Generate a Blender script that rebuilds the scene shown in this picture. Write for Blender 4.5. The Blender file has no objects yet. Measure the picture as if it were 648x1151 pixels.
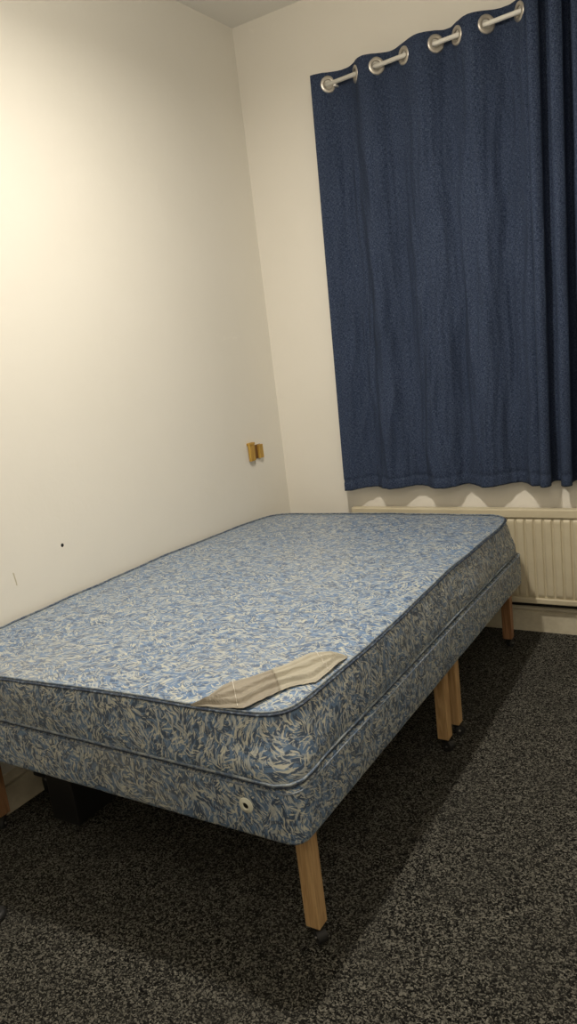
import bpy, bmesh, math, random
from mathutils import Vector, Matrix, noise
random.seed(7)
C = bpy.context.scene.collection
SC = bpy.context.scene

# ------------------------------------------------------------------ camera
yaw, pitch, roll, FPX = 0.5721, -0.2124, -0.1211, 846.25
cy_, sy_, cp_, sp_ = math.cos(yaw), math.sin(yaw), math.cos(pitch), math.sin(pitch)
fwd = Vector((-sy_*cp_, cy_*cp_, sp_)); r0 = Vector((cy_, sy_, 0)); u0 = r0.cross(fwd)
rr = math.cos(roll)*r0 + math.sin(roll)*u0
uu = -math.sin(roll)*r0 + math.cos(roll)*u0
cam = bpy.data.cameras.new('camera'); co = bpy.data.objects.new('camera', cam); C.objects.link(co)
M3 = Matrix((rr, uu, -fwd)).transposed()
co.matrix_world = Matrix.Translation((2.3307, -3.6418, 1.5342)) @ M3.to_4x4()
cam.sensor_fit = 'VERTICAL'; cam.sensor_height = 36; cam.lens = 36*FPX/1151
cam.clip_start = 0.02
SC.camera = co

# ------------------------------------------------------------------ world, light, exposure
w = bpy.data.worlds.new('world'); SC.world = w; w.use_nodes = True
w.node_tree.nodes['Background'].inputs[0].default_value = (0.9, 0.85, 0.75, 1)
w.node_tree.nodes['Background'].inputs[1].default_value = 0.02
SC.view_settings.view_transform = 'Standard'; SC.view_settings.look = 'None'
SC.view_settings.gamma = 1; SC.view_settings.use_curve_mapping = False
SC.view_settings.exposure = -0.16
# a shallow domed ceiling light over the bed: part of its light leaves downwards, part sideways
WARM = (1.0, 0.925, 0.80)
ld = bpy.data.lights.new('ceiling_bulb', 'POINT'); ld.energy = 19; ld.color = WARM; ld.shadow_soft_size = 0.05
lo = bpy.data.objects.new('ceiling_bulb', ld); C.objects.link(lo); lo.location = (1.22, -1.80, 2.86)
ld = bpy.data.lights.new('ceiling_diffuser', 'AREA'); ld.shape = 'DISK'; ld.size = .13; ld.energy = 40; ld.color = WARM
lo = bpy.data.objects.new('ceiling_diffuser', ld); C.objects.link(lo); lo.location = (1.22, -1.80, 2.86)
# added soft fill light above the camera, no real fitting
ld = bpy.data.lights.new('fill_light', 'POINT'); ld.energy = 31; ld.color = WARM; ld.shadow_soft_size = 0.3
lo = bpy.data.objects.new('fill_light', ld); C.objects.link(lo); lo.location = (2.7, -3.7, 2.85)

# ------------------------------------------------------------------ helpers
def obj(name, bm, m, parent=None, smooth=False):
    me = bpy.data.meshes.new(name)
    bm.normal_update(); bm.to_mesh(me); bm.free()
    if smooth:
        for p in me.polygons: p.use_smooth = True
    o = bpy.data.objects.new(name, me); C.objects.link(o)
    if m: me.materials.append(m)
    if parent: o.parent = parent
    return o
def thing(name, label, cat, loc=(0, 0, 0), group=None):
    o = bpy.data.objects.new(name, None); C.objects.link(o); o.location = loc; o.empty_display_size = .05
    tag(o, label, cat, group); return o
def tag(o, label, cat, group=None):
    o['label'] = label; o['category'] = cat
    if group: o['group'] = group
    return o
def struct(name, bm, m, smooth=False):
    o = obj(name, bm, m, None, smooth); o['kind'] = 'structure'; return o
def add_box(bm, x0, x1, y0, y1, z0, z1, bev=0, seg=2):
    r = bmesh.ops.create_cube(bm, size=1)
    for v in r['verts']:
        v.co = Vector((x0+(v.co.x+.5)*(x1-x0), y0+(v.co.y+.5)*(y1-y0), z0+(v.co.z+.5)*(z1-z0)))
    if bev:
        es = list({e for v in r['verts'] for e in v.link_edges})
        bmesh.ops.bevel(bm, geom=es, offset=bev, segments=seg, profile=.5, affect='EDGES')
    return bm
def box(*a, **k):
    bm = bmesh.new(); return add_box(bm, *a, **k)
def tube(bm, pts, rad, n=8, closed=False, cap=True):
    pts = [Vector(p) for p in pts]; N = len(pts); rings = []
    up = Vector((0, 0, 1))
    for i, p in enumerate(pts):
        a = pts[(i-1) % N] if (closed or i > 0) else p
        b = pts[(i+1) % N] if (closed or i < N-1) else p
        t = (b-a).normalized()
        s = t.cross(up)
        if s.length < 1e-3: s = t.cross(Vector((1, 0, 0)))
        s.normalize(); q = s.cross(t)
        rings.append([bm.verts.new(p + rad*(math.cos(2*math.pi*k/n)*s + math.sin(2*math.pi*k/n)*q)) for k in range(n)])
    for i in range(N if closed else N-1):
        A, B = rings[i], rings[(i+1) % N]
        for k in range(n):
            bm.faces.new((A[k], A[(k+1) % n], B[(k+1) % n], B[k]))
    if cap and not closed:
        bm.faces.new(rings[0][::-1]); bm.faces.new(rings[-1])
    return bm
def lathe(bm, prof, M=Matrix(), n=24, closed=False):
    """prof: (r, z) pairs spun about local z, placed by matrix M"""
    rings = []
    for r, z in prof:
        rings.append([bm.verts.new(M @ Vector((r*math.cos(2*math.pi*k/n), r*math.sin(2*math.pi*k/n), z))) for k in range(n)])
    m = len(prof)
    for i in range(m if closed else m-1):
        A, B = rings[i], rings[(i+1) % m]
        for k in range(n): bm.faces.new((A[k], A[(k+1) % n], B[(k+1) % n], B[k]))
    if not closed:
        if prof[0][0] > 1e-5: bm.faces.new(rings[0][::-1])
        if prof[-1][0] > 1e-5: bm.faces.new(rings[-1])
    return bm
def sstep(t):
    t = max(0., min(1., t)); return t*t*(3-2*t)
def nz(*p): return noise.noise(Vector(p))

# ------------------------------------------------------------------ materials
class Mat:
    def __init__(s, name, col=(.5, .5, .5), rough=.6, metal=0, spec=.5):
        s.m = bpy.data.materials.new(name); s.m.use_nodes = True; s.t = s.m.node_tree
        s.b = s.t.nodes['Principled BSDF']
        s.b.inputs['Base Color'].default_value = (*col, 1); s.b.inputs['Roughness'].default_value = rough
        s.b.inputs['Metallic'].default_value = metal; s.b.inputs['Specular IOR Level'].default_value = spec
    def n(s, typ, **k):
        nd = s.t.nodes.new(typ)
        for a, v in k.items(): setattr(nd, a, v)
        return nd
    def l(s, a, b): s.t.links.new(a, b)
    def noise(s, vec, scale, detail=2, rough=.5, dim='3D', dist=0):
        nd = s.n('ShaderNodeTexNoise'); nd.noise_dimensions = dim
        nd.inputs['Scale'].default_value = scale; nd.inputs['Detail'].default_value = detail
        nd.inputs['Roughness'].default_value = rough; nd.inputs['Distortion'].default_value = dist
        if vec: s.l(vec, nd.inputs['Vector'])
        return nd
    def ramp(s, fac, stops, interp='LINEAR'):
        nd = s.n('ShaderNodeValToRGB'); nd.color_ramp.interpolation = interp
        el = nd.color_ramp.elements
        while len(el) < len(stops): el.new(.5)
        for e, (p, c) in zip(el, stops):
            e.position = p; e.color = (c, c, c, 1) if isinstance(c, (int, float)) else (*c, 1)
        s.l(fac, nd.inputs[0]); return nd
    def mix(s, fac, a, b, mode='MIX'):
        nd = s.n('ShaderNodeMix'); nd.data_type = 'RGBA'; nd.blend_type = mode
        for i, v in ((0, fac), (6, a), (7, b)):
            if isinstance(v, (int, float)): nd.inputs[i].default_value = v if i == 0 else (v, v, v, 1)
            elif isinstance(v, tuple): nd.inputs[i].default_value = (*v, 1)
            else: s.l(v, nd.inputs[i])
        return nd.outputs[2]
    def math(s, op, a, b=None):
        nd = s.n('ShaderNodeMath'); nd.operation = op
        for i, v in enumerate((a, b)):
            if v is None: continue
            if isinstance(v, (int, float)): nd.inputs[i].default_value = v
            else: s.l(v, nd.inputs[i])
        return nd.outputs[0]
    def vmath(s, op, a, b=None, scale=None):
        nd = s.n('ShaderNodeVectorMath'); nd.operation = op
        for i, v in enumerate((a, b)):
            if v is None: continue
            if isinstance(v, tuple): nd.inputs[i].default_value = v
            else: s.l(v, nd.inputs[i])
        if scale is not None:
            if isinstance(scale, (int, float)): nd.inputs['Scale'].default_value = scale
            else: s.l(scale, nd.inputs['Scale'])
        return nd.outputs[0]
    def bump(s, h, strength, dist=.001, prev=None):
        nd = s.n('ShaderNodeBump'); nd.inputs['Strength'].default_value = strength; nd.inputs['Distance'].default_value = dist
        s.l(h, nd.inputs['Height'])
        if prev: s.l(prev, nd.inputs['Normal'])
        s.l(nd.outputs[0], s.b.inputs['Normal']); return nd.outputs[0]
    def color(s, c): s.l(c, s.b.inputs['Base Color'])
    def obj(s): return s.n('ShaderNodeTexCoord').outputs['Object']
    def uv(s): return s.n('ShaderNodeTexCoord').outputs['UV']

# painted plaster
def wall_mat(name, base, dark, seed):
    a = Mat(name, base, .62, spec=.3); o = a.vmath('ADD', a.obj(), (seed, seed*2, 0))
    n1 = a.noise(o, 1.3, 5, .6); n2 = a.noise(o, 7, 4, .6); n3 = a.noise(o, 160, 3, .6); n4 = a.noise(o, 3.2, 6, .75, dist=.6)
    c = a.mix(a.ramp(n1.outputs[0], [(.42, 0.), (.68, .45)]).outputs[0], base, dark)
    c = a.mix(a.ramp(n4.outputs[0], [(.66, 0.), (.74, .35)]).outputs[0], c, tuple(min(1, v*1.12) for v in base))
    sc = a.noise(a.vmath('MULTIPLY', o, (2., 2., 1.2)), 4, 8, .8); c = a.mix(a.ramp(sc.outputs[0], [(.70, 0.), (.76, .25)]).outputs[0], c, tuple(v*.78 for v in base))
    a.color(c)
    b1 = a.bump(n2.outputs[0], .35, .006); a.bump(n3.outputs[0], .25, .0006, b1)
    return a.m
M_LEFT = wall_mat('wall_paint_left', (.80, .77, .695), (.76, .73, .65), 3.)
M_BACK = wall_mat('wall_paint_back', (.83, .79, .71), (.79, .75, .66), 11.)
M_ROOM = wall_mat('wall_paint_room', (.84, .80, .73), (.80, .76, .69), 23.)
M_CEIL = wall_mat('ceiling_paint', (.86, .84, .79), (.84, .81, .76), 31.)
a = Mat('skirting_gloss', (.62, .56, .43), .38); n = a.noise(a.obj(), 9, 5, .7)
a.color(a.mix(a.ramp(n.outputs[0], [(.4, 0.), (.75, 1.)]).outputs[0], (.64, .585, .45), (.47, .42, .31))); a.bump(n.outputs[0], .3, .002); M_SKIRT = a.m
a = Mat('radiator_enamel', (.60, .53, .38), .42); n = a.noise(a.obj(), 6, 4, .6); n2 = a.noise(a.obj(), 60, 3)
a.color(a.mix(a.ramp(n.outputs[0], [(.35, 0.), (.75, 1.)]).outputs[0], (.63, .565, .41), (.55, .48, .34))); a.bump(n2.outputs[0], .15, .0008); M_RAD = a.m
# carpet: tight loop pile, charcoal with beige flecks
a = Mat('flecked_carpet', (.05, .05, .045), .95, spec=.1); o = a.obj()
dn = a.noise(o, 90, 2); od = a.vmath('ADD', o, a.vmath('SCALE', a.vmath('SUBTRACT', dn.outputs['Color'], (.5, .5, .5)), scale=.012))
vo = a.n('ShaderNodeTexVoronoi'); vo.inputs['Scale'].default_value = 250; a.l(od, vo.inputs['Vector'])
fl = a.noise(o, 260, 3, .65); pt = a.noise(o, 5, 3, .6)
sep = a.n('ShaderNodeSeparateColor'); a.l(vo.outputs['Color'], sep.inputs[0])
tone = a.math('ADD', a.math('MULTIPLY', sep.outputs[0], .62), a.math('MULTIPLY', fl.outputs[0], .5))
c = a.ramp(tone, [(.37, (.006, .006, .0055)), (.52, (.026, .0255, .023)), (.64, (.088, .085, .073)), (.80, (.24, .23, .195))])
c2 = a.mix(a.ramp(pt.outputs[0], [(.4, 0.), (.7, .35)]).outputs[0], c.outputs[0], (.05, .048, .042))
a.color(c2); hgt = a.math('SUBTRACT', 1, vo.outputs['Distance']); b1 = a.bump(hgt, 1., .006); a.bump(fl.outputs[0], .6, .004, b1); M_CARPET = a.m

# ticking: cream feather strokes over blue, laid out in UV metres
def ticking(name, seed, turn=3.5, base_ang=0., deep=0.):  # deep: shade on border and base sides painted into the colours
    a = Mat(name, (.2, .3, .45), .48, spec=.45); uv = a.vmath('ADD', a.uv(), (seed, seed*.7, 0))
    dn = a.noise(uv, 14, 2, .5); d = a.vmath('ADD', uv, a.vmath('SCALE', a.vmath('SUBTRACT', dn.outputs['Color'], (.5, .5, .5)), scale=.035))
    big = a.noise(uv, 5., 2, .5)
    def strokes(vscale, sx, sy, spread, off, lo, hi, dt=2.5):
        v = a.n('ShaderNodeTexVoronoi'); v.inputs['Scale'].default_value = vscale; v.voronoi_dimensions = '2D'
        a.l(a.vmath('ADD', d, (off, off*.3, 0)), v.inputs['Vector'])
        loc = a.vmath('SUBTRACT', a.vmath('ADD', d, (off, off*.3, 0)), v.outputs['Position'])
        s = a.n('ShaderNodeSeparateColor'); a.l(v.outputs['Color'], s.inputs[0])
        ang = a.math('ADD', a.math('MULTIPLY', a.math('SUBTRACT', s.outputs[0], .5), spread), a.math('MULTIPLY', a.math('SUBTRACT', big.outputs[0], .5), turn)); ang = a.math('ADD', ang, base_ang)
        vr = a.n('ShaderNodeVectorRotate'); vr.rotation_type = 'Z_AXIS'; a.l(loc, vr.inputs['Vector']); a.l(ang, vr.inputs['Angle'])
        q = a.vmath('MULTIPLY', vr.outputs[0], (sx, sy, 1)); q = a.vmath('ADD', q, a.vmath('SCALE', v.outputs['Color'], scale=40.))
        nn = a.noise(q, 1., dt, .55, dist=.3)
        return a.ramp(nn.outputs[0], [(lo, 0.), (hi, 1.)]).outputs[0]
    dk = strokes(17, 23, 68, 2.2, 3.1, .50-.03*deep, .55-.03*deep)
    cr1 = strokes(20, 28, 118, 1.8, 0., .535, .585)
    cr2 = strokes(30, 42, 210, 2.6, 7.7, .55, .60)
    gr = a.noise(uv, 38, 3, .6)
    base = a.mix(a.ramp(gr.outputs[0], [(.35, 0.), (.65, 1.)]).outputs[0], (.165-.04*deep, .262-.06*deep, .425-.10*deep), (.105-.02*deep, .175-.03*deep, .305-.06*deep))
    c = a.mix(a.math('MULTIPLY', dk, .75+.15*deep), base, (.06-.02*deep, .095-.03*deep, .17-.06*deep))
    c = a.mix(a.math('MULTIPLY', cr1, .72), c, (.49, .51, .49))
    c = a.mix(a.math('MULTIPLY', cr2, .85), c, (.58, .57, .47))
    st = a.noise(uv, 1.9, 4, .6); c = a.mix(a.ramp(st.outputs[0], [(.55, 0.), (.8, .3)]).outputs[0], c, (.45, .42, .33))
    a.color(c)
    wv = a.noise(uv, 900, 2); wr = a.noise(uv, 26, 4, .6)
    b1 = a.bump(wr.outputs[0], .5, .004); b2 = a.bump(cr1, .25, .0012, b1); a.bump(wv.outputs[0], .15, .0003, b2)
    return a.m
M_TICK = ticking('blue_ticking', 0., 3.5, -.25); M_TICK_BORDER_SHADED = ticking('blue_ticking_border_shaded', 7.7, 4.5, 1.15, 1.); M_TICK_BASE_SHADED = ticking('blue_ticking_base_shaded', 17.3, 4.5, 1.1, 1.)
a = Mat('piping_cord', (.06, .085, .14), .6); n = a.noise(a.obj(), 130, 2); n.inputs['Scale'].default_value = 90
a.color(a.ramp(n.outputs[0], [(.5, (.022, .035, .065)), (.68, (.15, .19, .24))]).outputs[0]); M_PIPE = a.m
a = Mat('bias_tape', (.2, .25, .33), .55); n = a.noise(a.obj(), 70, 3)
a.color(a.ramp(n.outputs[0], [(.4, (.09, .13, .20)), (.62, (.30, .33, .34))]).outputs[0]); M_TAPE = a.m
def cloth_plain(name, c0, c1):
    a = Mat(name, c0, .6, spec=.3); o = a.uv()
    n = a.noise(o, 25, 4, .6); a.color(a.mix(n.outputs[0], c0, c1)); 
    w1 = a.n('ShaderNodeTexWave'); w1.inputs['Scale'].default_value = 180; w1.bands_direction = 'Y'; a.l(o, w1.inputs['Vector'])
    b = a.bump(n.outputs[0], .5, .003); a.bump(w1.outputs['Fac'], .25, .0004, b); return a.m
M_LABEL_D = cloth_plain('ribbed_label_taupe', (.28, .25, .20), (.35, .315, .255))
M_LABEL_L = cloth_plain('ribbed_label_cream', (.38, .35, .28), (.46, .43, .35))
# wood
def wood(name, c0, c1, seed=0):
    a = Mat(name, c0, .5, spec=.35); o = a.vmath('ADD', a.obj(), (seed, seed, 0))
    q = a.vmath('MULTIPLY', o, (60, 60, 5)); n1 = a.noise(q, 1., 5, .6, dist=1.5); n2 = a.noise(a.vmath('MULTIPLY', o, (230, 230, 9)), 1., 3)
    c = a.mix(a.ramp(n1.outputs[0], [(.38, 0.), (.62, 1.)]).outputs[0], c0, c1)
    c = a.mix(a.ramp(n2.outputs[0], [(.5, 0.), (.7, .4)]).outputs[0], c, tuple(v*.55 for v in c1))
    a.color(c); a.bump(n2.outputs[0], .2, .0006); return a.m
M_WOOD = wood('pine_leg', (.52, .34, .165), (.38, .23, .10)); M_WOOD_R = wood('reddish_leg', (.32, .17, .085), (.22, .11, .05), 3.)
M_OAK = wood('oak_block', (.56, .35, .075), (.42, .235, .04), 5.)
M_OAKD = wood('oak_block_dark', (.22, .11, .03), (.14, .06, .015), 9.)
M_BLACK = Mat('black_plastic', (.006, .006, .006), .5).m; M_RUB = Mat('black_rubber', (.018, .018, .018), .55).m
M_STEEL = Mat('worn_steel', (.28, .27, .25), .35, 1.).m
a = Mat('brushed_nickel', (.60, .56, .50), .34, .85); n = a.noise(a.obj(), 300, 2); a.bump(n.outputs[0], .1, .0003); M_NICKEL = a.m
M_ROD = Mat('white_rod', (.80, .77, .70), .35).m
M_WHITEPL = Mat('white_plastic', (.66, .66, .56), .45).m
M_DARKHOLE = Mat('dark_hole', (.006, .006, .006), .9).m
# curtain linen
def linen(name):
    a = Mat(name, (.04, .06, .12), .85, spec=.15); uv = a.uv()
    h = a.noise(a.vmath('MULTIPLY', uv, (90, 420, 1)), 1., 3, .7, '2D'); v = a.noise(a.vmath('MULTIPLY', uv, (420, 80, 1)), 1., 3, .7, '2D')
    g = a.noise(uv, 3, 4, .6); vs = a.noise(a.vmath('MULTIPLY', uv, (60, 5, 1)), 1., 4, .6, '2D')
    m = a.math('ADD', a.math('MULTIPLY', h.outputs[0], .5), a.math('MULTIPLY', v.outputs[0], .5))
    c = a.ramp(m, [(.40, (.013, .021, .044)), (.50, (.030, .045, .088)), (.60, (.078, .100, .158))]).outputs[0]
    c = a.mix(a.ramp(vs.outputs[0], [(.45, 0.), (.7, .22)]).outputs[0], c, (.046, .060, .092))
    c = a.mix(a.ramp(g.outputs[0], [(.4, 0.), (.7, .3)]).outputs[0], c, (.018, .027, .052))
    a.color(c); a.b.inputs['Sheen Weight'].default_value = .0; a.b.inputs['Sheen Roughness'].default_value = .5
    b = a.bump(vs.outputs[0], .5, .004); a.bump(m, .6, .0015, b); return a.m
M_LINEN = linen('navy_linen')

# ------------------------------------------------------------------ the room
H = 3.17; RX = 3.7; FY = -4.6
struct('floor', box(-.1, RX+.1, FY-.1, .1, -.1, 0), M_CARPET)
struct('ceiling', box(-.1, RX+.1, FY-.1, .1, H, H+.1), M_CEIL)
wl = struct('wall_left', box(-.1, 0, FY, 0, 0, H), M_LEFT)
wb = struct('wall_back', box(-.1, RX+.1, 0, .1, 0, H), M_BACK)
struct('wall_right', box(RX, RX+.1, FY, 0, 0, H), M_ROOM)
struct('wall_front', box(-.1, RX+.1, FY-.1, FY, 0, H), M_ROOM)
# skirting boards: plain face, quirk, bead on top
def skirting(name, p0, p1, nrm):
    prof = [(0, 0), (.018, 0), (.018, .104), (.011, .1065), (.011, .1105), (.019, .1135), (.0215, .119), (.019, .126), (.013, .133), (.006, .141), (0, .143)]
    bm = bmesh.new(); rows = []
    for p in (p0, p1):
        rows.append([bm.verts.new(Vector(p) + Vector(nrm)*d + Vector((0, 0, z))) for d, z in prof])
    for i in range(len(prof)-1): bm.faces.new((rows[0][i], rows[0][i+1], rows[1][i+1], rows[1][i]))
    for r_ in rows: bm.faces.new(r_)
    bmesh.ops.recalc_face_normals(bm, faces=bm.faces)
    return struct(name, bm, M_SKIRT)
skirting('baseboard_left', (0, FY, 0), (0, -.001, 0), (1, 0, 0))
skirting('baseboard_back', (.0205, 0, 0), (RX, 0, 0), (0, -1, 0))
# nail hole with a crumbled rim, and two grey scuffs in the left wall plaster
M_X = Matrix.Rotation(math.pi/2, 4, 'Y')
bm = lathe(bmesh.new(), [(0, .0004), (.0045, .0006), (.006, .0009), (.0075, 0)], Matrix.Translation((0, -1.689, .885)) @ M_X, 14)
h = obj('nail_hole', bm, M_DARKHOLE, wl)
for y, z, l in ((-1.935, .80, .05), (-.30, .945, .028)):
    s_ = obj('filler_patch', tube(bmesh.new(), [(0.0003, y, z+l), (.0006, y+.004, z+l*.3), (.0004, y+.005, z)], .0022, 6), M_SKIRT, wl)

# ------------------------------------------------------------------ bed
def warp(p):
    """the far half sits a little lower and narrower, as in the photograph"""
    t = max(0., min(1.15, (p[1]+1.168)/.95))
    return Vector((p[0] - .022*t*max(0, p[0])/1.4, p[1], p[2] - .030*t*min(1, p[2]/.3)))
def spline(P, n):
    out = []; N = len(P)
    for i in range(N):
        a, b, c, d = (Vector(P[(i+k-1) % N]) for k in range(4))
        m = max(2, int(((c-b).length)/n))
        for k in range(m):
            t = k/m
            out.append(.5*((2*b)+(c-a)*t+(2*a-5*b+4*c-d)*t*t+(3*b-a-3*c+d)*t*t*t))
    return out
def arclen(P):
    s = [0]
    for i in range(len(P)): s.append(s[-1]+(P[(i+1) % len(P)]-P[i]).length)
    return s
# outline of the mattress top, counter-clockwise seen from above, starting at the near left corner
OUT = [(.025, -2.33), (.07, -2.375), (.25, -2.362), (.433, -2.352), (.589, -2.336), (.753, -2.322), (1.001, -2.306), (1.205, -2.291), (1.30, -2.283),
       (1.345, -2.262), (1.368, -2.225), (1.376, -2.17), (1.380, -2.05), (1.388, -1.85), (1.385, -1.55), (1.375, -1.22), (1.376, -.94), (1.378, -.66), (1.378, -.45),
       (1.372, -.34), (1.350, -.255), (1.30, -.205), (1.20, -.190), (1.02, -.186), (.74, -.188), (.447, -.205), (.20, -.225), (.12, -.245), (.065, -.29),
       (.033, -.38), (.016, -.58), (.014, -1.), (.016, -1.415), (.014, -1.9), (.014, -2.25)]
top = spline([(x, y, 0) for x, y in OUT], .018); NT = len(top); SL = arclen(top)
cen = Vector((.7, -1.28, 0))
def outn(i):
    t = (top[(i+1) % NT]-top[i-1]).normalized(); return Vector((t.y, -t.x, 0))
NRM = [outn(i) for i in range(NT)]
ZT, ZM, ZB = .676, .507, .356
def edge_z(p):
    z = ZT + .0035*nz(p.x*5, p.y*5, 3)
    z += -.008*math.exp(-((p.x-1.20)**2+(p.y+2.29)**2)/.03)
    return z
matt = thing('mattress', 'blue mattress with cream feather pattern lying on the matching bed bases', 'mattress', (0, 0, 0))
bm = bmesh.new(); uvl = bm.loops.layers.uv.new('UVMap')
def quadring(A, B, ua, ub, flip=False):
    n_ = len(A)
    for i in range(n_):
        j = (i+1) % n_
        vs = (A[i], A[j], B[j], B[i]); us = (ua(i), ua(i+1), ub(i+1), ub(i))
        if flip: vs = vs[::-1]; us = us[::-1]
        f = bm.faces.new(vs)
        for l_, u_ in zip(f.loops, us): l_[uvl].uv = u_
# side wall, bottom to top: bulging border with shallow pulls
prof = [(-.028, .001), (-.006, .002), (.000, .008), (.003, .022), (.006, .045), (.007, .07), (.007, .09), (.009, .115), (.008, .14), (.003, .158), (-.002, .167)]
rows = []
def foot(i):
    p = top[i]; n_ = NRM[i]; q = p.copy()
    wy = max(0, -n_.y)**2; wx = max(0, n_.x)**2
    q.y += (-2.331-q.y)*wy; q.x += (1.401-q.x)*wx
    dd = (p.x-1.375)**2+(p.y+2.28)**2
    return q + Vector((.023, -.023, 0))*math.exp(-dd/.0035)
FOOT = [foot(i) for i in range(NT)]
for d, z in prof:
    row = []
    for i, p in enumerate(top):
        h_ = z/.169
        p = FOOT[i].lerp(p, sstep(h_*1.05)); 
        zt_ = edge_z(top[i])
        wr = .0045*nz(SL[i]*7, z*14, 1)*math.sin(math.pi*min(1, max(0, h_))) + .003*nz(SL[i]*24, z*30, 5)*math.sin(math.pi*min(1, max(0, h_)))
        q = p + NRM[i]*(min(d, .004 if p.x < .1 else 1)+wr*(0 if p.x < .1 else 1)); q.z = ZM + h_*(zt_-ZM)
        # slack: the border leans out a little at the near right corner
        row.append(bm.verts.new(warp(q)))
    rows.append(row)
for k in range(len(rows)-1):
    quadring(rows[k], rows[k+1], lambda i, k=k: (SL[i], prof[k][1]), lambda i, k=k: (SL[i], prof[k+1][1]))
# top: rings running inwards
def topz(p, f):
    """f = 1 at the edge, 0 in the middle"""
    e = sstep((1-f)*9)
    ne = nz(p.x*2.2, p.y*2.2, 7)*.008 + nz(p.x*7, p.y*7, 2)*.0030 + nz(p.x*17+nz(p.x*6, p.y*6, 0)*2, p.y*17, 9)*.0016
    # tufts pulled down in a loose grid
    tf = 0
    for tx, ty in ((.42, -1.95), (.93, -1.95), (.42, -1.5), (.93, -1.5), (.42, -1.05), (.93, -1.05), (.42, -.6), (.93, -.6)):
        r2 = (p.x-tx)**2+(p.y-ty)**2
        tf -= .004*math.exp(-r2/.004)
    for px, py, l in ((1.03, -1.42, .06), (.70, -1.98, .05), (.86, -1.99, .04)):
        u_ = (p.x-px)+.35*(p.y-py)+.012*math.sin((p.y-py)*60); tf -= .0045*math.exp(-(u_/.008)**2-((p.y-py)/l)**2)
    return e*(.010+ne+tf)
fs = [1, .993, .984, .972, .957, .94] + [.94-.94*(k/46) for k in range(1, 46)] + [.004]
prev = rows[-1]; pf = None
def tuv(i, f):
    p = cen + (top[i % NT]-cen)*f; return (p.x+4, p.y+4)
for f in fs:
    row = []
    for i, p in enumerate(top):
        q = cen + (p-cen)*f; q.z = edge_z(p)*f + ZT*(1-f) + topz(q, f) + (.0 if f < 1 else -.001)
        row.append(bm.verts.new(warp(q)))
    if pf is None: quadring(prev, row, lambda i: (SL[i], .167), lambda i: (SL[i], .17))
    else: quadring(prev, row, lambda i: tuv(i, pf), lambda i: tuv(i, f))
    prev = row; pf = f
bm.faces.new(prev)
low = rows[0]
for f in (.8, .55, .3, .02):
    row = [bm.verts.new(warp(cen+(Vector((v.x, v.y, 0))-cen)*f+Vector((0, 0, ZM+.001)))) for v in FOOT]
    quadring(row, low, lambda i: (SL[i], 0), lambda i: (SL[i], .2)); low = row
bm.faces.new(low[::-1])
mb = obj('mattress_body', bm, M_TICK, matt, True); mb.data.materials.append(M_TICK_BORDER_SHADED)
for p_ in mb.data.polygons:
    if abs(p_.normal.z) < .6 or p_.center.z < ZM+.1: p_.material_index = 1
def cord(name, dz, dout, rad, m, parent, zf=None):
    pts = []
    for i, p in enumerate(FOOT if zf else top):
        q = p + NRM[i]*(dout if p.x > .1 else min(dout, .001)); q.z = (zf(p) if zf else edge_z(p)) + dz; pts.append(warp(q))
    return obj(name, tube(bmesh.new(), pts, rad, 6, closed=True), m, parent, True)
cord('top_tape', .0040, -.004, .0028, M_TAPE, matt)
cord('top_piping', -.001, .0035, .0034, M_PIPE, matt)
cord('bottom_tape', 0, .002, .0036, M_TAPE, matt, lambda p: ZM+.0125)
cord('bottom_piping', 0, -.001, .0036, M_PIPE, matt, lambda p: ZM+.0055)

# rumpled ribbed label sewn over the near right corner
UP = [(1.094, -2.296), (1.122, -2.262), (1.145, -2.19), (1.212, -2.098), (1.263, -1.962), (1.302, -1.936), (1.362, -1.926)]
LO = [(1.098, -2.300), (1.125, -2.298), (1.171, -2.292), (1.253, -2.284), (1.291, -2.208), (1.320, -2.150), (1.340, -2.122), (1.358, -2.10), (1.364, -2.03), (1.366, -1.935)]
def resamp(P, n_):
    P = [Vector((x, y, 0)) for x, y in P]; L = [0]
    for i in range(len(P)-1): L.append(L[-1]+(P[i+1]-P[i]).length)
    out = []
    for k in range(n_+1):
        s_ = L[-1]*k/n_; i = 0
        while i < len(P)-2 and L[i+1] < s_: i += 1
        out.append(P[i].lerp(P[i+1], (s_-L[i])/(L[i+1]-L[i])))
    return out, L[-1]
def surf_z(p):
    d = p-cen; lo_, hi_ = .3, 1.3
    best = min(range(NT), key=lambda i: abs((top[i]-cen).normalized().cross(d.normalized()).z) + (10 if (top[i]-cen).dot(d) < 0 else 0))
    f = min(1, d.length/(top[best]-cen).length)
    return edge_z(top[best])*f + ZT*(1-f) + topz(p, f)
A_, la = resamp(UP, 64); B_, lb = resamp(LO, 64)
def pleat(k, t):
    ph = t*3.1+.30*math.sin(k*.10)+.012*k+.15*nz(k*.09, t*2, 6)
    fr = ph % 1.
    return .017*(fr**1.3 if fr < .94 else (1-fr)/.06*.92)*(.35+.65*sstep((t-.15)/.4)) + .0012*nz(k*.5, t*9, 4) + .003*nz(k*.12, t*3, 9)
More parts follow.
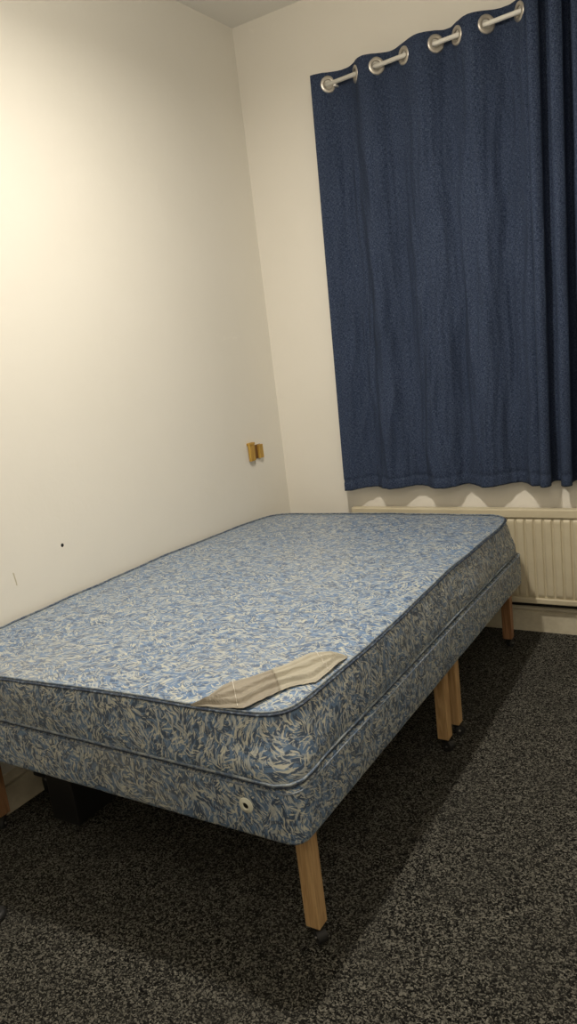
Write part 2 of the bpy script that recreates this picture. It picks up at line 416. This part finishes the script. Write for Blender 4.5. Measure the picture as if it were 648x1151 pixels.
def label_piece(name, k0, k1, m, lab):
    bm = bmesh.new(); ul = bm.loops.layers.uv.new('UVMap'); g = []
    for k in range(k0, k1+1):
        col = []
        for j in range(73):
            t = j/72; p = A_[k].lerp(B_[k], t); z = surf_z(p)+.0045
            endf = min(1, k/6, (64-k)/6)
            fold = pleat(k, t)*endf
            z += max(0, fold) + (.004*endf if .05 < t < .95 else -.002)
            v = Vector((p.x, p.y, z)); col.append(bm.verts.new(warp(v)))
        g.append(col)
    for a_ in range(len(g)-1):
        for j in range(72):
            f = bm.faces.new((g[a_][j], g[a_][j+1], g[a_+1][j+1], g[a_+1][j]))
            for l_, (aa, jj) in zip(f.loops, ((a_, j), (a_, j+1), (a_+1, j+1), (a_+1, j))): l_[ul].uv = ((k0+aa)*.0075, jj*.002)
    bmesh.ops.recalc_face_normals(bm, faces=bm.faces)
    if sum(f.normal.z for f in bm.faces) < 0: bmesh.ops.reverse_faces(bm, faces=bm.faces)
    o = obj(name, bm, m, matt, True); o['label'] = lab
    md = o.modifiers.new('thick', 'SOLIDIFY'); md.thickness = .0015
    return o, g
l1, g1 = label_piece('fabric_label', 0, 32, M_LABEL_D, 'taupe ribbed end of the rumpled corner label')
l2, g2 = label_piece('fabric_label', 32, 64, M_LABEL_L, 'cream ribbed end of the rumpled corner label')
for gi, g_, par in ((0, 17, l1), (1, 20, l2)):
    P_ = []
    for j in range(41):
        t = j/40; k = (17 if gi == 0 else 52); p = A_[k].lerp(B_[k], t); endf = min(1, k/6, (64-k)/6)
        z = surf_z(p)+.0045+max(0, pleat(k, t)*endf)+.004*endf+.0006
        P_.append(warp(Vector((p.x, p.y, z))))
    obj('stitching', tube(bmesh.new(), P_, .0007, 4), M_ROD, par)
# castor: swivel plate, stem, two discs with a steel hub
def castor(leg, x, y, ang):
    R_ = Matrix.Translation((x, y, 0)) @ Matrix.Rotation(ang, 4, 'Z')
    bm = bmesh.new()
    lathe(bm, [(0, .0505), (.019, .0505), (.019, .046), (.010, .043), (.007, .034), (.007, .028)], Matrix.Translation((x, y, 0)), 16)
    for s_ in (-1, 1):
        add_box(bm, -.004, .020, -.0165, -.0135, .018, .044, .001) if False else None
    # hooded fork over the wheel
    n_ = 14; rings = []
    for k in range(n_+1):
        a_ = math.radians(10+170*k/n_)
        for s_ in (-.013, .013):
            pass
    W_ = []
    for k in range(n_+1):
        a_ = math.radians(-5+160*k/n_)
        c_, s2 = math.cos(a_), math.sin(a_)
        W_.append([bm.verts.new(R_ @ Vector((.014+rad*c_, yy, .0215+rad*s2))) for rad, yy in ((.0235, -.014), (.0235, .014), (.0215, .014), (.0215, -.014))])
    for k in range(n_):
        for q in range(4): bm.faces.new((W_[k][q], W_[k][(q+1) % 4], W_[k+1][(q+1) % 4], W_[k+1][q]))
    bm.faces.new(W_[0][::-1]); bm.faces.new(W_[-1])
    obj('castor_fork', bm, M_BLACK, leg, False)
    bm = bmesh.new()
    Mw = R_ @ Matrix.Translation((.014, 0, .0203)) @ Matrix.Rotation(math.pi/2, 4, 'X')
    lathe(bm, [(.004, -.0115), (.015, -.0125), (.0195, -.010), (.0203, -.004), (.0203, .004), (.0195, .010), (.015, .0125), (.004, .0115)], Mw, 22)
    obj('castor_wheel', bm, M_RUB, leg, True)
    bm = lathe(bmesh.new(), [(0, -.0150), (.004, -.0150), (.0045, -.013), (.0045, .013), (.004, .0150), (0, .0150)], Mw, 12)
    obj('axle', bm, M_STEEL, leg, True)
def leg(parent, x, y, ztop, ang, m=None, lean=0):
    bm = bmesh.new(); a = .0215
    add_box(bm, x-a, x+a, y-a, y+a, .050, ztop, .002, 1)
    o = obj('leg', bm, m or M_WOOD, parent)
    castor(o, x, y, ang); return o

# divan bases: upholstered boxes with soft corners, one behind the other
def divan(label, x0, x1, y0, y1, xs, seed, round_near, round_far):
    root = thing('divan_base', label, 'bed base', (0, 0, 0), 'two halves of the divan base')
    P = []
    def corner(cx, cyy, r, a0, rounded):
        r = r if rounded else .008
        for k in range(7):
            a_ = math.radians(a0+90*k/6); P.append((cx+r*math.cos(a_), cyy+r*math.sin(a_)))
    def cc(x, y, sx, sy, a0, rd):
        r = .045 if rd else .008; corner(x-sx*r, y-sy*r, .045, a0, rd)
    cc(x0, y0, -1, -1, 180, round_near); cc(x1, y0, 1, -1, 270, round_near); cc(x1, y1, 1, 1, 0, round_far); cc(x0, y1, -1, 1, 90, round_far)
    pts = []
    for i in range(len(P)):
        a_, b_ = Vector((*P[i], 0)), Vector((*P[(i+1) % len(P)], 0)); m_ = max(1, int((b_-a_).length/.03))
        for k in range(m_): pts.append(a_.lerp(b_, k/m_))
    n_ = len(pts); sl = arclen(pts)
    nr = []
    for i in range(n_):
        t = (pts[(i+1) % n_]-pts[i-1]).normalized(); nr.append(Vector((t.y, -t.x, 0)))
    bm = bmesh.new(); ul = bm.loops.layers.uv.new('UVMap'); rows = []
    pr = [(-.03, 0), (-.012, 0), (-.003, .002), (0, .008), (.001, .03), (.0015, .06), (.001, .09), (.0005, .12), (0, .138), (-.004, .146), (-.012, .1485), (-.04, .149)]
    for d, z in pr:
        rows.append([bm.verts.new(warp(p+nr[i]*(d+(.0015*nz(sl[i]*9+seed, z*20, 2) if 0 < z < .14 else 0))+Vector((0, 0, ZB+z+(.002*nz(sl[i]*4, seed, 1) if z < .01 else 0))))) for i, p in enumerate(pts)])
    vv = [0]
    for k in range(1, len(pr)): vv.append(vv[-1]+math.hypot(pr[k][0]-pr[k-1][0], pr[k][1]-pr[k-1][1]))
    for k in range(len(rows)-1):
        for i in range(n_):
            j = (i+1) % n_; f = bm.faces.new((rows[k][i], rows[k][j], rows[k+1][j], rows[k+1][i]))
            for l_, u_ in zip(f.loops, ((sl[i], vv[k]), (sl[i+1], vv[k]), (sl[i+1], vv[k+1]), (sl[i], vv[k+1]))): l_[ul].uv = u_
    bm.faces.new(rows[0][::-1]); bm.faces.new(rows[-1])
    obj('upholstered_box', bm, M_TICK_BASE_SHADED, root, True)
    # seam cord round the top edge
    obj('seam_cord', tube(bmesh.new(), [warp(p+nr[i]*.0005+Vector((0, 0, ZB+.143))) for i, p in enumerate(pts)], .0025, 6, closed=True), M_TAPE, root, True)
    return root
YJ = -1.168
near = divan('near half of the blue patterned divan base, with a white plastic vent', .014, 1.409, -2.331, YJ-.003, 0, 3., True, False)
far_ = divan('far half of the blue patterned divan base, nearest the radiator', .014, 1.409, YJ+.003, -.205, 0, 9., False, True)
leg(near, 1.352, -2.228, ZB+.004, math.radians(-35)); l_ = leg(near, .062, -2.225, ZB+.004, math.radians(-60), M_WOOD_R); l_['label'] = 'reddish wooden leg beside the left wall'
leg(near, 1.344, -1.222, ZB+.003, math.radians(-20)); leg(near, .06, -1.222, ZB, .3)
leg(far_, 1.344, -1.104, ZB+.001, math.radians(20)); leg(far_, .06, -1.104, ZB, .3)
leg(far_, 1.312, -.245, ZB-.024, math.radians(70), M_WOOD_R); leg(far_, .06, -.26, ZB-.024, .3)
# plastic vent in the near face
Mv = Matrix.Translation((1.258, -2.3318, .443)) @ Matrix.Rotation(math.pi/2, 4, 'X')
vent = obj('air_vent', lathe(bmesh.new(), [(.0085, -.004), (.0085, .0035), (.0095, .005), (.0115, .0052), (.013, .0035), (.0185, .0030), (.021, .0012), (.0212, -.002)], Mv, 28, closed=True), M_WHITEPL, near, True)
obj('vent_hole', lathe(bmesh.new(), [(0, .0005), (.0086, .0005), (.0086, -.003)], Mv, 18), M_DARKHOLE, vent)

# ------------------------------------------------------------------ things under and beside the bed
bx = thing('storage_box', 'black box with an overhanging lip standing under the bed near the left wall', 'box', (.27, -2.06, 0))
def rel(bm, o):
    for v in bm.verts: v.co -= o.location
    return bm
obj('body', rel(box(.205, .335, -2.125, -1.90, 0, .235, .006), bx), M_BLACK, bx)
obj('lid', rel(box(.17, .345, -2.13, -1.88, .236, .262, .005), bx), M_BLACK, bx)
b2 = obj('handle', rel(box(.095, .206, -2.095, -2.0, .130, .147, .006), bx), M_BLACK, bx)
obj('latch', rel(lathe(bmesh.new(), [(0, .128), (.018, .126), (.022, .10), (.020, .07), (.012, .05), (0, .048)], Matrix.Translation((.128, -2.06, 0)), 16), bx), Mat('glossy_black', (.02, .02, .02), .15).m, bx, True)
wheel = lathe(bmesh.new(), [(.010, .0), (.024, .001), (.0305, .006), (.032, .013), (.0305, .020), (.024, .025), (.010, .0245), (.008, .020), (.008, .004)], Matrix.Translation((.434, -2.548, 0)), 28, closed=True)
tag(obj('rubber_ring', wheel, M_RUB, None, True), 'small black rounded object on the carpet, cut by the left edge of the photo', 'ring')

# ------------------------------------------------------------------ wooden blocks screwed to the left wall
wk = thing('wall_block', 'small golden oak block pair fixed to the left wall above the bed', 'wooden block', (0, -.29, 1.01))
obj('backing', rel(box(0, .007, -.345, -.235, .972, 1.046, .001, seg=1), wk), M_OAKD, wk)
lb_ = obj('block', rel(box(.006, .022, -.356, -.312, .968, 1.052, .0015, seg=1), wk), M_OAK, wk)
obj('block', rel(box(.006, .019, -.266, -.228, .970, 1.044, .0015, seg=1), wk), M_OAK, wk)
obj('top_strip', rel(box(.0, .022, -.356, -.306, 1.0525, 1.066, .0015, seg=1), wk), M_OAK, wk)

# ------------------------------------------------------------------ radiator under the window
rad = thing('radiator', 'cream painted panel radiator with vertical flutes below the navy curtains', 'radiator', (1.3, -.05, .16))
X0, X1, YF = .44, 2.30, -.070
bm = bmesh.new(); xs = []
pitch_ = .0435; nfl = int((X1-X0-.03)/pitch_); x = X0+.0105
cols = [(X0, 0)]
for k in range(nfl):
    x = X0+.015+k*pitch_
    cols += [(x+.003, 0), (x+.0065, .0075), (x+.009, .009), (x+.0345, .009), (x+.037, .0075), (x+.0405, 0)]
cols.append((X1, 0))
zr = [(.198, 0), (.204, .35), (.213, .85), (.222, 1), (.40, 1), (.578, 1), (.588, .8), (.596, .3), (.602, 0)]
G = [[bm.verts.new((cx_, YF+.009-d*s_+.0004*nz(cx_*9, z_*9, 0), z_)) for cx_, d in cols] for z_, s_ in zr]
for i in range(len(G)-1):
    for j in range(len(cols)-1): bm.faces.new((G[i][j], G[i][j+1], G[i+1][j+1], G[i+1][j]))
bm.faces.ensure_lookup_table()
obj('fluted_panel', rel(bm, rad), M_RAD, rad, False)
obj('back_panel', rel(box(X0, X1, YF+.0105, YF+.022, .18, .630), rad), M_RAD, rad)
obj('top_rail', rel(box(X0-.002, X1+.002, YF-.003, -.028, .603, .648, .007, seg=3), rad), M_RAD, rad)
obj('bottom_rail', rel(box(X0-.002, X1+.002, YF-.003, -.045, .168, .197, .006, seg=3), rad), M_RAD, rad)
for bx_ in (.8, 1.5, 2.05): obj('wall_bracket', rel(box(bx_, bx_+.03, -.046, 0, .25, .56, .002, seg=1), rad), M_RAD, rad)
obj('shade_pipe', rel(tube(bmesh.new(), [(.5, -.030, .150), (1.1, -.031, .149), (1.7, -.030, .150), (2.28, -.031, .151)], .0085, 10), rad), M_BLACK, rad, True)  # black colour of the pipe stands in for deep shade under the radiator

# ------------------------------------------------------------------ curtain rod and curtains
def rodz(x): return 2.712+.040*x
YR = -.10
rod = thing('curtain_rod', 'thin white curtain rod threaded through the metal eyelets', 'curtain rod', (1.45, YR, 2.77))
obj('pole', rel(tube(bmesh.new(), [(.552, YR, rodz(.552)), (2.45, YR, rodz(2.45))], .0100, 14), rod), M_ROD, rod, True)
for bx_ in (.60, 2.40):
    bm = bmesh.new(); add_box(bm, bx_-.006, bx_+.006, YR-.002, -.004, rodz(bx_)-.018, rodz(bx_)-.010)
    add_box(bm, bx_-.012, bx_+.012, -.005, 0, rodz(bx_)-.05, rodz(bx_)+.02, .001, 1)
    obj('bracket', rel(bm, rod), M_ROD, rod)
GX = [.568, .711, .821, .953, 1.105, 1.202, 1.331, 1.469]
def curtain(label, xs_top, xs_bot, yoff, ztop, zbot, grom, ncol, name='curtain', wr=1., seed=0., holes=True, droop=None):
    """xs_*: functions of s in 0..1; yoff(s, t) distance in front of the wall (positive)"""
    root = thing(name, label, 'curtain', (0, 0, 0), 'navy curtains on the rod')
    root.location = (xs_top(.5), -.1, .76)
    NR = 200; g = []
    bm = bmesh.new(); ul = bm.loops.layers.uv.new('UVMap')
    def P(s, t):                       # t = 0 at the top
        x = xs_top(s)*(1-t)+xs_bot(s)*t
        z = ztop(s)*(1-t)+zbot(s)*t
        y = yoff(s, t)
        L_ = s*1.5+seed
        amp = wr*(.25+.75*min(1, t*3))*min(1, s*25, (1-s)*25)
        c1 = nz(L_*9+.8*nz(L_*3, t*2.5, 3), t*1.6, 1.+seed); c2 = nz(L_*26+1.5*nz(L_*4, t*5, 8), t*4.5, 2.+seed); c3 = nz(L_*55, t*13, 5.+seed)
        c4 = -abs(nz(L_*7.5+.9*nz(L_*5, t*5, 3), t*3.4, 12.+seed))
        y += amp*(.021*c1+.0095*c2+.0022*c3+.030*c4)
        if .971 < t < .9775: y -= .0045
        return Vector((x, -max(y, .012), z))
    q0 = None; sl = []; acc = 0
    for i in range(ncol+1):
        q = P(i/ncol, .5); acc += (q-q0).length if q0 else 0; q0 = q; sl.append(acc)
    tr = [0, .004, .009, .014, .018, .022, .026, .030, .034, .038] + [.038+(1-.038)*k/NR for k in range(1, NR+1)]
    for t in tr: g.append([bm.verts.new(P(i/ncol, t)) for i in range(ncol+1)])
    gp = []
    for gx in grom:
        s = min((i/ncol for i in range(ncol+1)), key=lambda s_: abs(P(s_, .02).x-gx))
        zc = rodz(gx)
        t = min((k/4000 for k in range(200)), key=lambda t_: abs(P(s, t_).z-zc))
        c_ = P(s, t); tx = (P(min(1, s+.006), t)-P(max(0, s-.006), t)).normalized(); tz = Vector((0, 0, 1))
        gp.append((Vector((c_.x, -(-YR), zc)), tx, tz, c_))
    for a_ in range(len(g)-1):
        for i in range(ncol):
            vs = (g[a_][i], g[a_+1][i], g[a_+1][i+1], g[a_][i+1])
            if a_ < 30:
                mid = (vs[0].co+vs[2].co)/2
                if any((mid-c_).length < .027 for _, _, _, c_ in gp): continue
            f = bm.faces.new(vs)
            H_ = 2.
            for l_, (aa, ii) in zip(f.loops, ((a_, i), (a_+1, i), (a_+1, i+1), (a_, i+1))): l_[ul].uv = (sl[ii]+seed, (1-tr[aa])*H_)
    o = obj('drape', rel(bm, root), M_LINEN, root, True)
    md = o.modifiers.new('thick', 'SOLIDIFY'); md.thickness = .0022; md.offset = 0
    for _, tx, tz, c_ in gp:
        tx = Vector((tx.x, tx.y, 0)).normalized(); nrm = tx.cross(tz)
        Mg = Matrix((tx, tz, nrm)).transposed().to_4x4(); Mg.translation = Vector((c_.x, c_.y, c_.z))-root.location
        bm = lathe(bmesh.new(), [(.0205, -.003), (.0205, .003), (.0225, .0046), (.028, .0052), (.035, .0046), (.039, .0018), (.039, -.0018), (.035, -.0046), (.028, -.0052), (.0225, -.0046)], Mg, 32, closed=True)
        obj('eyelet', bm, M_NICKEL, root, True)
    return root
# left curtain: pulled nearly flat, a wave between each pair of eyelets
def phase(x):
    if x <= GX[0]: return -(GX[0]-x)/.13
    for k in range(7):
        if x <= GX[k+1]: return k+(x-GX[k])/(GX[k+1]-GX[k])
    return 7+(x-GX[7])/.11
XT0, XT1, XB0, XB1 = .492, 1.522, .440, 1.462
def yo1(s, t):
    x = XT0+(XT1-XT0)*s; ph = phase(x)
    w_ = math.sin(ph*math.pi)                     # >0: behind the rod (towards the wall)
    A = .036*(1-t)**1.5+.033*(1-(1-t)**1.5)
    base = -YR*(1-t)+.092*t
    if s > .97: w_ = w_*(1-(s-.97)/.03)+(-.3)*(s-.97)/.03
    return base-A*w_
def hem1(s): return .757+.017*s+.004*math.sin(phase(XT0+(XT1-XT0)*s)*math.pi)
curtain('wide navy linen curtain on the left, pulled almost flat, with eight eyelets', lambda s: XT0+(XT1-XT0)*s, lambda s: XB0+(XB1-XB0)*s, yo1,
        lambda s: rodz(XT0+(XT1-XT0)*s)+.052, hem1, GX, 300, wr=1.)
# right curtain: bunched into deep folds
def fold_x(s, a, b): return a+(b-a)*s
NF = 9.5
def yo2(s, t):
    w_ = math.sin((s*NF*2*math.pi)-.45*math.pi)
    w_ += .12*math.sin(s*NF*6*math.pi)
    A = (.044+.0*t)*(1+.2*math.sin(s*37))
    back = 1-sstep(s*NF*1.6)
    return .165*(1-t)+.090*t+A*w_-(.062*(1-t)+.012*t)*back
def xt2(s): return 1.496+.84*s+.012*math.sin(s*NF*4*math.pi)
def xb2(s): return 1.446+.88*s+.012*math.sin(s*NF*4*math.pi+.6)
curtain('bunched navy linen curtain on the right, hanging in deep narrow folds', xt2, xb2, yo2, lambda s: rodz(1.5+.8*s)+.052, lambda s: .775+.006*math.sin(s*60+2), [], 330, seed=5.3, wr=.5)
